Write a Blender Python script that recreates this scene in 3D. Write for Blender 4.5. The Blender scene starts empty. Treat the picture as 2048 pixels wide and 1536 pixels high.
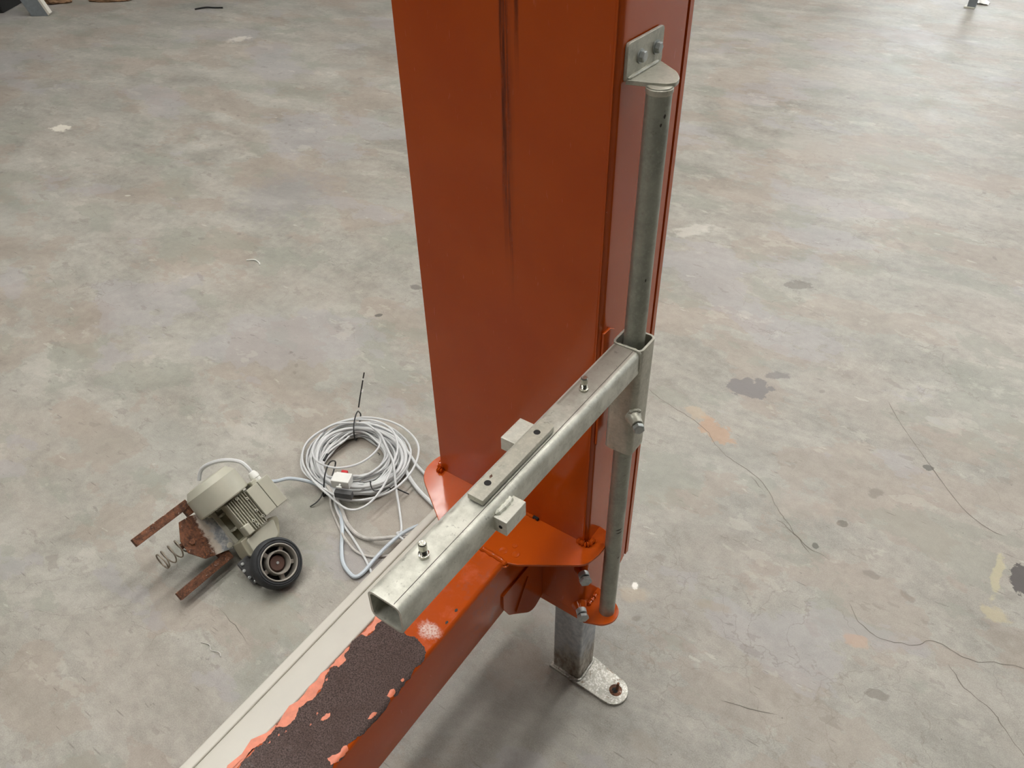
import bpy, bmesh, math, random
from mathutils import Vector, Matrix, noise
random.seed(7)
scn = bpy.context.scene
PI = math.pi

# ------------------------------------------------------------------ camera, light, exposure
H = 1.788
F_PX = 1575.0
RX = Vector((0.8184, 0.5744, -0.0179))     # camera right in world axes
RY = Vector((0.3568, -0.5322, -0.7678))    # camera down
RZ = Vector((-0.4505, 0.6219, -0.6405))    # camera forward
cd = bpy.data.cameras.new('camera'); cam = bpy.data.objects.new('camera', cd)
scn.collection.objects.link(cam)
m = Matrix((RX, -RY, -RZ)).transposed().to_4x4()
m.translation = Vector((0, 0, H)); cam.matrix_world = m
cd.sensor_width = 36.0; cd.sensor_fit = 'HORIZONTAL'
cd.lens = 36.0 * F_PX / 2048.0
cd.clip_start = 0.02; cd.clip_end = 100
scn.camera = cam

scn.view_settings.view_transform = 'Standard'
scn.view_settings.look = 'None'
scn.view_settings.gamma = 1.0
scn.view_settings.use_curve_mapping = False
scn.view_settings.exposure = 0.07

w = bpy.data.worlds.new('world'); scn.world = w; w.use_nodes = True
w.node_tree.nodes['Background'].inputs[0].default_value = (0.80, 0.86, 1.0, 1)
w.node_tree.nodes['Background'].inputs[1].default_value = 0.5

LAMP = 26.5      # strength of the ceiling light panels
SKY = 4.2       # strength of the daylight behind the window band
CEIL = 6.5

# ------------------------------------------------------------------ node helpers
class NT:
    def __init__(s, name):
        s.m = bpy.data.materials.new(name); s.m.use_nodes = True
        s.t = s.m.node_tree; s.n = s.t.nodes; s.b = s.n['Principled BSDF']
    def new(s, t, **k):
        n = s.n.new(t)
        for a, v in k.items(): setattr(n, a, v)
        return n
    def link(s, a, b): s.t.links.new(a, b)
    def put(s, sock, v):
        if isinstance(v, bpy.types.NodeSocket): s.link(v, sock)
        elif isinstance(v, tuple) and len(v) == 3 and sock.type == 'RGBA': sock.default_value = (*v, 1)
        else: sock.default_value = v
    def co(s, scale=(1, 1, 1), loc=(0, 0, 0), rot=(0, 0, 0)):
        if not hasattr(s, '_co'): s._co = s.new('ShaderNodeTexCoord')
        if scale == (1, 1, 1) and loc == (0, 0, 0) and rot == (0, 0, 0): return s._co.outputs['Object']
        mp = s.new('ShaderNodeMapping'); s.link(s._co.outputs['Object'], mp.inputs[0])
        mp.inputs[1].default_value = loc; mp.inputs[2].default_value = rot; mp.inputs[3].default_value = scale
        return mp.outputs[0]
    def noise(s, scale, detail=4, rough=.55, co=None, dist=0, out='Fac'):
        n = s.new('ShaderNodeTexNoise'); s.put(n.inputs['Vector'], co or s.co())
        n.inputs['Scale'].default_value = scale; n.inputs['Detail'].default_value = detail
        n.inputs['Roughness'].default_value = rough; n.inputs['Distortion'].default_value = dist
        return n.outputs[out]
    def voro(s, scale, co=None, feature='F1', out='Distance'):
        n = s.new('ShaderNodeTexVoronoi', feature=feature); s.put(n.inputs['Vector'], co or s.co())
        n.inputs['Scale'].default_value = scale
        return n.outputs[out]
    def ramp(s, f, a, b, lo=0.0, hi=1.0, smooth=True):
        n = s.new('ShaderNodeMapRange', interpolation_type='SMOOTHSTEP' if smooth else 'LINEAR')
        s.put(n.inputs[0], f)
        for i, v in zip((1, 2, 3, 4), (a, b, lo, hi)): n.inputs[i].default_value = v
        return n.outputs[0]
    def math(s, op, a, b=0.0, c=0.0):
        n = s.new('ShaderNodeMath', operation=op); s.put(n.inputs[0], a); s.put(n.inputs[1], b); s.put(n.inputs[2], c)
        return n.outputs[0]
    def mix(s, f, a, b, mode='MIX'):
        n = s.new('ShaderNodeMix', data_type='RGBA', blend_type=mode)
        s.put(n.inputs[0], f); s.put(n.inputs[6], a); s.put(n.inputs[7], b)
        return n.outputs[2]
    def sep(s, co=None):
        n = s.new('ShaderNodeSeparateXYZ'); s.link(co or s.co(), n.inputs[0]); return n.outputs
    def bump(s, h, strength=.2, dist=.001, normal=None):
        n = s.new('ShaderNodeBump'); s.put(n.inputs['Height'], h)
        n.inputs['Strength'].default_value = strength; n.inputs['Distance'].default_value = dist
        if normal: s.link(normal, n.inputs['Normal'])
        return n.outputs[0]
    def fin(s, col=None, rough=None, metal=None, normal=None, coat=None, spec=None, coatr=.08):
        b = s.b
        if col is not None: s.put(b.inputs['Base Color'], col)
        if rough is not None: s.put(b.inputs['Roughness'], rough)
        if metal is not None: s.put(b.inputs['Metallic'], metal)
        if normal is not None: s.link(normal, b.inputs['Normal'])
        if coat is not None: b.inputs['Coat Weight'].default_value = coat; b.inputs['Coat Roughness'].default_value = coatr
        if spec is not None: b.inputs['Specular IOR Level'].default_value = spec
        return s.m
def S(r, g, b):
    f = lambda c: (c / 255 / 12.92) if c / 255 <= .04045 else ((c / 255 + .055) / 1.055) ** 2.4
    return (f(r), f(g), f(b))

M = {}
def simple(name, col, rough=.5, metal=0.0, bumpsc=None, var=.12, sc=30):
    t = NT(name)
    n = t.noise(sc, 5, .6)
    k = t.ramp(n, .3, .7, 1 - var, 1 + var, False)
    c = t.mix(1.0, col, col, 'MULTIPLY')
    g = t.new('ShaderNodeVectorMath', operation='SCALE'); t.put(g.inputs[0], Vector(col)); t.link(k, g.inputs['Scale'])
    nm = t.bump(t.noise(bumpsc, 4), .25, .0006) if bumpsc else None
    M[name] = t.fin(g.outputs[0], rough, metal, nm)
    return M[name]

# orange gloss paint -------------------------------------------------
def orange(name, streak=False, beam=False):
    t = NT(name)
    base = S(192, 82, 18)
    n1 = t.noise(6, 4); n2 = t.noise(60, 4, .7)
    c = t.mix(t.ramp(n1, .3, .7), base, S(184, 75, 16))
    scr = t.ramp(t.noise(220, 2, .5, t.co((1, 1, .15))), .70, .78)
    c = t.mix(t.math('MULTIPLY', scr, .25), c, S(222, 120, 84))
    rough = t.ramp(n2, .3, .7, .10, .18)
    if streak:   # vertical dirt run down the front face
        o = t.sep()
        wav = t.noise(3, 2, .5, t.co((0.01, 0.01, 1)))
        xx = t.math('ADD', o[0], t.math('MULTIPLY', t.math('SUBTRACT', wav, .5), .014))
        run = None
        for x0, wd, z0, z1, k in ((-.6465, .0060, .98, 1.25, .85), (-.6385, .0045, .93, 1.15, .6), (-.6235, .0050, 1.30, 1.45, .75), (-.641, .014, .92, 1.3, .35)):
            d = t.math('ABSOLUTE', t.math('SUBTRACT', xx, x0))
            a = t.ramp(d, wd * .4, wd, 1, 0)
            z = t.ramp(o[2], z0, z1, 0, k)
            a = t.math('MULTIPLY', a, z)
            run = a if run is None else t.math('MAXIMUM', run, a)
        fib = t.ramp(t.noise(260, 3, .6, t.co((1, 1, .05))), .38, .62, .45, 1)
        run = t.math('MULTIPLY', run, fib)
        c = t.mix(run, c, S(72, 26, 10))
        rough = t.math('ADD', rough, t.math('MULTIPLY', run, .3))
        chip = t.ramp(t.noise(140, 3, .6), .735, .75)
        near = t.ramp(t.math('ABSOLUTE', t.math('SUBTRACT', o[0], -.476)), .002, .008, 1, 0)
        c = t.mix(t.math('MULTIPLY', chip, near), c, S(215, 150, 110))
    if beam:
        o = t.sep()
        # chalky scuff on the top near the arm end
        dx = t.math('DIVIDE', t.math('SUBTRACT', o[0], -.607), .027)
        dy = t.math('DIVIDE', t.math('SUBTRACT', o[1], .562), .020)
        d = t.math('SQRT', t.math('ADD', t.math('MULTIPLY', dx, dx), t.math('MULTIPLY', dy, dy)))
        d = t.math('ADD', d, t.math('MULTIPLY', t.math('SUBTRACT', t.noise(70, 5, .7), .5), 1.6))
        sc = t.ramp(d, .35, 1.05, 1, 0)
        sc = t.math('MULTIPLY', t.math('MULTIPLY', sc, t.ramp(o[2], .444, .449)), t.ramp(t.noise(240, 3, .7), .36, .56, .25, 1))
        c = t.mix(t.math('MULTIPLY', sc, .9), c, S(232, 214, 205))
        # faint pale primer showing on the top face
        up = t.ramp(o[2], .4485, .4495)
        hz = t.ramp(t.noise(22, 5, .65), .48, .72)
        c = t.mix(t.math('MULTIPLY', t.math('MULTIPLY', up, hz), .30), c, S(226, 122, 88))
        # rubbed zone on the right side
        ez = t.ramp(t.math('ABSOLUTE', t.math('SUBTRACT', o[1], .69)), .02, .06, 1, 0)
        eh = t.ramp(t.noise(40, 5, .7), .5, .62)
        c = t.mix(t.math('MULTIPLY', t.math('MULTIPLY', ez, eh), .35), c, S(150, 90, 70))
        rough = t.math('ADD', rough, t.math('MULTIPLY', t.noise(35, 3), .12))
    nm = t.bump(t.noise(180, 2, .5), .05, .0006)
    nm = t.bump(t.noise(9, 2, .5), .05, .01, nm)
    return t.fin(c, rough, 0.0, nm, .08, .33)
M['orange'] = orange('orange_paint')
M['orange_col'] = orange('orange_paint_column', streak=True)
M['orange_beam'] = orange('orange_paint_beam', beam=True)

# zinc / galvanised --------------------------------------------------
def zinc(name, base, dark, metal=.35, rough=.42, spots=.5, heavy=False):
    t = NT(name)
    n1 = t.noise(28, 6, .7); n2 = t.noise(160, 4, .7)
    c = t.mix(t.ramp(n1, .35, .68), base, tuple(v * .80 for v in base))
    c = t.mix(t.ramp(n2, .45, .72, 0, .55), c, tuple(min(1, v * 1.25) for v in base))
    sp = t.ramp(t.noise(85, 5, .75), .60, .68, 0, spots)
    c = t.mix(sp, c, dark)
    if heavy:
        c = t.mix(t.ramp(t.noise(200, 3, .8), .5, .6, 0, .7), c, (.80, .80, .76))
        c = t.mix(t.ramp(t.noise(45, 5, .8), .56, .68, 0, .8), c, S(112, 84, 56))
    nm = t.bump(t.noise(240, 4, .6), .18, .0006)
    return t.fin(c, t.ramp(n1, .3, .7, rough - .08, rough + .12), metal, nm)
M['zinc'] = zinc('zinc_plated_steel', S(186, 184, 170), S(120, 116, 104))
M['zinc_pale'] = zinc('pale_zinc_arm', S(214, 214, 202), S(128, 126, 114), .3, .40, .45)
M['pipe'] = zinc('grey_zinc_pipe', S(158, 160, 148), S(92, 88, 78), .4, .38, .35)
M['bolt'] = zinc('bolt_steel', S(182, 186, 184), S(120, 120, 116), .35, .38, .3)
M['stud'] = zinc('bright_stud', S(190, 188, 176), S(80, 76, 68), .9, .25, .4)
M['foot'] = zinc('weathered_galvanised', S(176, 174, 164), S(140, 120, 96), .45, .42, .6, heavy=True)
def armm():
    t = NT('pale_zinc_arm_dirty'); o = t.sep()
    n1 = t.noise(28, 6, .7)
    c = t.mix(t.ramp(n1, .35, .68), S(216, 216, 204), S(186, 186, 174))
    c = t.mix(t.ramp(t.noise(150, 4, .75), .60, .68, 0, .5), c, S(124, 122, 112))
    up = t.ramp(o[2], .9560, .9572)
    far = t.ramp(t.math('ADD', o[1], t.math('MULTIPLY', t.math('SUBTRACT', t.noise(20, 4, .6), .5), .25)), .64, .80)
    dirt = t.math('MULTIPLY', t.math('MULTIPLY', up, far), .75)
    c = t.mix(dirt, c, S(138, 128, 118))
    edge = t.ramp(t.math('ABSOLUTE', t.math('SUBTRACT', o[0], -.4440)), .0015, .0055, 1, 0)
    eg = t.math('MULTIPLY', t.math('MULTIPLY', edge, up), t.ramp(t.noise(14, 3, .6, t.co((.2, 1, 1))), .44, .56, 0, .65))
    c = t.mix(eg, c, S(128, 124, 112))
    near = t.math('MULTIPLY', up, t.ramp(t.noise(60, 5, .8, t.co(loc=(3, 0, 0))), .60, .66, 0, .6))
    c = t.mix(near, c, S(116, 112, 102))
    return t.fin(c, t.ramp(n1, .3, .7, .34, .52), .3, t.bump(t.noise(240, 4, .6), .18, .0006))
M['arm'] = armm()
def legm():
    t = NT('leg_galvanised'); o = t.sep()
    base = t.mix(t.ramp(t.noise(60, 5, .7), .35, .65), S(164, 169, 177), S(200, 202, 204))
    z = t.math('ADD', o[2], t.math('MULTIPLY', t.math('SUBTRACT', t.noise(26, 5, .7), .5), .14))
    rust = t.ramp(z, .06, .14, 1, 0)
    rc = t.mix(t.ramp(t.noise(70, 5, .7, t.co((1, 1, .4))), .38, .62), S(118, 100, 76), S(186, 178, 164))
    c = t.mix(t.math('MULTIPLY', rust, .85), base, rc)
    return t.fin(c, .45, .4, t.bump(t.noise(200, 4, .7), .3, .0006))
M['leg'] = legm()
# rust ---------------------------------------------------------------
def rustm(name, edge=False):
    t = NT(name)
    n = t.noise(38, 6, .75); n2 = t.noise(140, 5, .8)
    c = t.mix(t.ramp(n, .35, .65), S(66, 42, 30), S(128, 84, 60))
    c = t.mix(t.ramp(n2, .5, .72, 0, .8), c, S(176, 112, 66))
    c = t.mix(t.ramp(t.noise(55, 5, .8, t.co(loc=(3, 1, 2))), .60, .66, 0, .8), c, S(206, 192, 182))
    if edge:
        o = t.sep()
        y = t.math('ADD', t.math('ADD', o[1], t.math('MULTIPLY', o[0], .15)), t.math('MULTIPLY', t.math('SUBTRACT', t.noise(70, 5, .7), .5), .035))
        g = t.ramp(y, .136, .150)
        z = t.mix(t.ramp(t.noise(50, 5, .7), .4, .6), S(150, 155, 160), S(205, 206, 204))
        c = t.mix(g, c, z)
        st = t.math('MULTIPLY', t.ramp(y, .128, .138), t.ramp(y, .148, .158, 1, 0))
        c = t.mix(t.math('MULTIPLY', st, .8), c, S(214, 205, 190))
    return t.fin(c, .75, .1, t.bump(t.noise(170, 5, .8), .6, .0015))
M['rust'] = rustm('rusty_steel'); M['rust_plate'] = rustm('rusty_galvanised_plate', True)
# bare, felt-like brown where the paint has come off -----------------
def felt():
    t = NT('bare_brown_coating')
    n = t.noise(420, 4, .8); n2 = t.noise(30, 5, .7)
    c = t.mix(t.ramp(n, .36, .66), S(50, 38, 36), S(116, 97, 91))
    c = t.mix(t.ramp(n2, .4, .7, 0, .45), c, S(72, 54, 48))
    o = t.sep()
    wh = t.math('MULTIPLY', t.ramp(t.noise(34, 6, .75, t.co((1, 1, 1), (5, 0, 0))), .56, .66), t.ramp(o[1], .28, .19, 0, 1))
    c = t.mix(t.math('MULTIPLY', wh, .75), c, S(188, 186, 182))
    return t.fin(c, t.ramp(o[1], .14, .34, .5, .85), 0, t.bump(n, .8, .0012))
M['felt'] = felt()
simple('paint_flake', S(226, 130, 98), .35, 0, 200, .15, 60)
simple('trunking', S(205, 201, 190), .38, 0, None, .03, 12)
simple('motor_beige', S(168, 164, 144), .45, 0, 120, .07, 25)
simple('motor_beige_light', S(178, 176, 160), .4, 0, None, .05, 25)
simple('motor_flange', S(196, 194, 180), .45, .1, 100, .08, 40)
simple('dark_gap', S(26, 25, 24), .8)
simple('rubber', S(48, 50, 52), .7, 0, 220, .35, 40)
simple('rim_recess_dark', S(24, 24, 25), .8)
simple('rim_grey', S(150, 145, 136), .42, .25, None, .08, 30)
simple('hub_brown', S(100, 78, 70), .4, .3)
simple('gear_dark', S(78, 78, 78), .6, .1, 150, .3, 50)
simple('cable_grey', S(206, 207, 207), .42, 0, None, .06, 8)
simple('cable_blue', S(192, 201, 208), .4, 0, None, .05, 8)
simple('cable_dirty', S(186, 182, 176), .5, 0, 200, .2, 40)
simple('tie_black', S(22, 22, 23), .4)
simple('white_plastic', S(222, 222, 216), .4, 0, None, .04)
simple('red_plastic', S(190, 30, 36), .4)
simple('spring_steel', S(150, 140, 126), .45, .5, 150, .25, 60)
simple('stand_grey', S(120, 126, 130), .5, .1)
simple('wood_brown', S(120, 92, 66), .8, 0, 60, .3, 15)
simple('paper', S(244, 244, 240), .7)
simple('wall_paint', S(74, 73, 70), .8, 0, None, .04, 1)
simple('ceiling_sheet', S(84, 84, 82), .7, 0, None, .04, 1)
simple('crack_dark', S(112, 106, 98), .9)
simple('scuff_dark', S(70, 66, 62), .9)
def emit(name, col, k):
    t = NT(name); t.b.inputs['Base Color'].default_value = (.8, .8, .8, 1)
    t.b.inputs['Emission Color'].default_value = (*col, 1); t.b.inputs['Emission Strength'].default_value = k
    M[name] = t.m
emit('lamp_face', (1.0, .975, .93), LAMP); emit('daylight', (.90, .96, 1.0), SKY)

# concrete -----------------------------------------------------------
def concrete():
    t = NT('concrete')
    wd = t.new('ShaderNodeTexNoise'); t.put(wd.inputs['Vector'], t.co()); wd.inputs['Scale'].default_value = 1.3; wd.inputs['Detail'].default_value = 3
    dv = t.new('ShaderNodeVectorMath', operation='MULTIPLY_ADD')
    t.link(wd.outputs['Color'], dv.inputs[0]); dv.inputs[1].default_value = (.5, .5, 0); t.link(t.co(), dv.inputs[2])
    rot = t.new('ShaderNodeMapping'); t.link(dv.outputs[0], rot.inputs[0]); rot.inputs[2].default_value = (0, 0, -.35); rot.inputs[3].default_value = (1, 2.6, 1)
    st = rot.outputs[0]
    big = t.noise(.45, 3, .5, dv.outputs[0])
    mid = t.noise(1.9, 7, .66, st)
    mid2 = t.noise(5.5, 7, .72, dv.outputs[0])
    fine = t.noise(26, 6, .75, t.co())
    grain = t.noise(330, 3, .7, t.co())
    v = t.math('MULTIPLY', t.math('SUBTRACT', mid, .5), .62)
    v = t.math('ADD', v, t.math('MULTIPLY', t.math('SUBTRACT', mid2, .5), .55))
    v = t.math('ADD', v, t.math('MULTIPLY', t.math('SUBTRACT', fine, .5), .50))
    v = t.math('ADD', v, t.math('MULTIPLY', t.math('SUBTRACT', grain, .5), .60))
    v = t.math('ADD', v, t.math('MULTIPLY', t.math('SUBTRACT', big, .5), .4))
    o = t.sep()
    v = t.math('ADD', v, .5)
    c = t.mix(t.ramp(v, .12, .88, 0, 1, False), S(102, 99, 92), S(188, 184, 174))
    hue = t.noise(1.6, 4, .6, t.co((1, 1.8, 1), (7, 3, 0)))
    c = t.mix(t.ramp(hue, .42, .66, 0, .12), c, S(170, 146, 132), 'MIX')
    c = t.mix(t.ramp(t.noise(1.2, 4, .6, t.co((1, 1.5, 1), (1, 9, 0))), .5, .7, 0, .25), c, S(150, 152, 146))
    # crisp-edged patches of slightly different cement skin
    def patch(sc, loc, th, col, k, stretch=(1, 1.5, 1), soft=.012):
        f = t.noise(sc, 6, .62, t.co(stretch, loc, (0, 0, -.3)))
        return t.mix(t.ramp(f, th, th + soft, 0, k), c, S(*col))
    c = patch(1.5, (1, 2, 0), .53, (150, 132, 118), .30); c = patch(2.3, (5, 2, 0), .56, (134, 138, 126), .34)
    c = patch(1.1, (8, 6, 0), .57, (158, 154, 156), .40); c = patch(3.4, (2, 7, 0), .62, (190, 185, 174), .25, (1, 1.8, 1))
    c = patch(6.5, (12, 7, 0), .635, (122, 114, 106), .35, (1, 1.8, 1)); c = patch(9, (3, 14, 0), .675, (208, 204, 194), .28, (.8, 2.4, 1))
    c = patch(12, (7, 9, 0), .68, (108, 104, 98), .45, (.8, 2.2, 1), .01)
    for q_, (sc_, ro_) in enumerate(((4.5, .5), (6.0, -.9), (3.4, 1.5), (9.0, .1))):
        dd = t.voro(sc_, t.co((1, 9, 1), (q_ * 3.1, q_, 0), (0, 0, ro_)))
        c = t.mix(t.ramp(dd, .035, .07, .45, 0), c, S(92, 86, 80))
    # plan-view blotches and dark freckles
    c = t.mix(t.ramp(t.noise(7, 4, .6, t.co(loc=(4, 2, 0))), .66, .72, 0, .30), c, S(120, 114, 106))
    fk = t.math('MULTIPLY', t.ramp(t.voro(9, dv.outputs[0]), .07, .12, 1, 0), t.ramp(t.noise(2.2, 2), .5, .6))
    c = t.mix(t.math('MULTIPLY', fk, .35), c, S(96, 90, 84))
    sp = t.ramp(t.voro(26, t.co()), .03, .06, 1, 0)
    c = t.mix(t.math('MULTIPLY', sp, t.ramp(t.noise(5, 2, .5, t.co(loc=(2, 8, 0))), .55, .62, 0, .6)), c, S(74, 70, 66))
    pale = t.ramp(t.noise(3.2, 6, .75, t.co((1, 1, 1), (9, 1, 0))), .60, .70, 0, .25)
    c = t.mix(pale, c, S(214, 210, 200))
    # hairline crazing
    ce = t.voro(5.5, t.new('ShaderNodeVectorMath', operation='ADD').outputs[0], 'DISTANCE_TO_EDGE')
    ad = ce.node.inputs['Vector'].links[0].from_node
    t.link(dv.outputs[0], ad.inputs[0])
    n3 = t.new('ShaderNodeTexNoise'); t.put(n3.inputs['Vector'], t.co()); n3.inputs['Scale'].default_value = 14; n3.inputs['Detail'].default_value = 4
    s3 = t.new('ShaderNodeVectorMath', operation='SCALE'); t.link(n3.outputs['Color'], s3.inputs[0]); s3.inputs['Scale'].default_value = .12
    t.link(s3.outputs[0], ad.inputs[1])
    hl = t.math('MULTIPLY', t.ramp(ce, .002, .012, 1, 0), t.ramp(t.noise(1.1, 3, .6, t.co(loc=(3, 3, 0))), .50, .60, 0, .38))
    c = t.mix(hl, c, S(118, 110, 100))
    # trowel scratches
    scr = t.ramp(t.noise(16, 5, .8, t.co((.7, 14, 1), (0, 0, 0), (0, 0, .6))), .70, .76, 0, .18)
    c = t.mix(scr, c, S(120, 112, 104))
    # individual stains: x, y, rx, ry, rot, colour, strength, hardness
    ST = [(-.562, 1.912, .068, .040, -.45, (176, 142, 114), .65, .2), (-.658, 1.955, .048, .026, -.5, (176, 156, 130), .5, .4),
          (-.558, 2.180, .075, .050, .5, (112, 108, 108), .85, .15), (-.50, 2.30, .045, .02, .6, (112, 108, 108), .7, .3),
          (.365, 1.830, .055, .032, -1.42, (72, 66, 64), .95, .1),
          (.300, 1.808, .085, .013, -1.54, (190, 178, 138), .5, .4), (.316, 1.667, .042, .024, 0, (184, 170, 132), .5, .5),
          (.047, 1.391, .026, .022, .4, (176, 150, 130), .7, .4), (-.645, 2.914, .05, .035, .6, (104, 100, 94), .6, .3),
          (.049, 2.125, .015, .012, .2, (84, 82, 76), .8, .2), (-.057, 1.928, .026, .022, .6, (118, 112, 104), .6, .6),
          (-.136, 1.630, .010, .010, 0, (84, 82, 74), .8, .3), (-.101, 1.755, .013, .013, 0, (88, 80, 70), .7, .3),
          (-.487, 1.192, .055, .030, .8, (176, 160, 138), .5, .8), (-.492, 1.225, .010, .012, 0, (245, 243, 236), .9, .4),
          (-3.06, 2.315, .26, .34, .35, (138, 134, 136), .40, .9), (-5.345, 3.937, .10, .07, 1.4, (222, 216, 204), .5, .7),
          (-4.863, 2.189, .06, .05, .5, (220, 214, 200), .7, .4), (-3.734, 1.871, .020, .009, .5, (212, 210, 200), .6, .4),
          (-1.952, 2.028, .03, .019, .3, (100, 96, 92), .7, .3), (-1.944, 1.789, .016, .011, 1.2, (80, 76, 72), .8, .3),
          (.132, 1.274, .024, .014, .3, (112, 106, 98), .6, .3), (-1.07, 4.32, .20, .20, 0, (158, 152, 142), .5, .8),
          (.02, 1.62, .022, .013, 0, (118, 112, 106), .6, .5), (.12, 1.60, .026, .012, -.2, (120, 108, 98), .5, .5),
          (-.02, 2.13, .03, .012, .3, (120, 114, 108), .4, .5), (-.8, 4.6, .16, .10, .4, (150, 140, 130), .4, .8),
          (-1.2, 3.1, .12, .05, .9, (210, 206, 196), .4, .7), (-2.6, 3.4, .3, .1, .5, (208, 204, 194), .35, .9),
          (-6.35, 4.4, .3, .12, .5, (120, 122, 116), .5, .7), (-4.2, 4.3, .5, .14, .6, (132, 124, 118), .45, .9),
          (-.27, .86, .05, .04, .2, (150, 140, 126), .4, .9), (-.62, .72, .28, .16, .3, (150, 147, 142), .3, .9),
          (-.30, 1.28, .06, .018, .4, (152, 140, 122), .5, .7), (-.22, 1.75, .14, .07, .4, (168, 154, 142), .35, .9)]
    dn = t.new('ShaderNodeTexNoise'); t.put(dn.inputs['Vector'], t.co()); dn.inputs['Scale'].default_value = 22; dn.inputs['Detail'].default_value = 5; dn.inputs['Roughness'].default_value = .65
    dnv = t.math('MULTIPLY', t.math('SUBTRACT', dn.outputs['Fac'], .5), 2.6)
    for x, y, rx, ry, ro, col, k, hard in ST:
        mp = t.new('ShaderNodeMapping', vector_type='TEXTURE'); t.link(t.co(), mp.inputs[0])
        mp.inputs[1].default_value = (x, y, 0); mp.inputs[2].default_value = (0, 0, ro); mp.inputs[3].default_value = (rx, ry, 1)
        ln = t.new('ShaderNodeVectorMath', operation='LENGTH'); t.link(mp.outputs[0], ln.inputs[0])
        d = t.math('ADD', ln.outputs['Value'], dnv)
        a = t.ramp(d, 1.05 - hard * .8, 1.05 + .08, k, 0)
        c = t.mix(a, c, S(*col))
    r = t.ramp(mid2, .3, .7, .36, .52)
    h = t.math('ADD', t.math('MULTIPLY', fine, .6), t.math('MULTIPLY', grain, .3))
    return t.fin(c, r, 0, t.bump(h, .22, .002), None, .45)
M['concrete'] = concrete()

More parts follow.
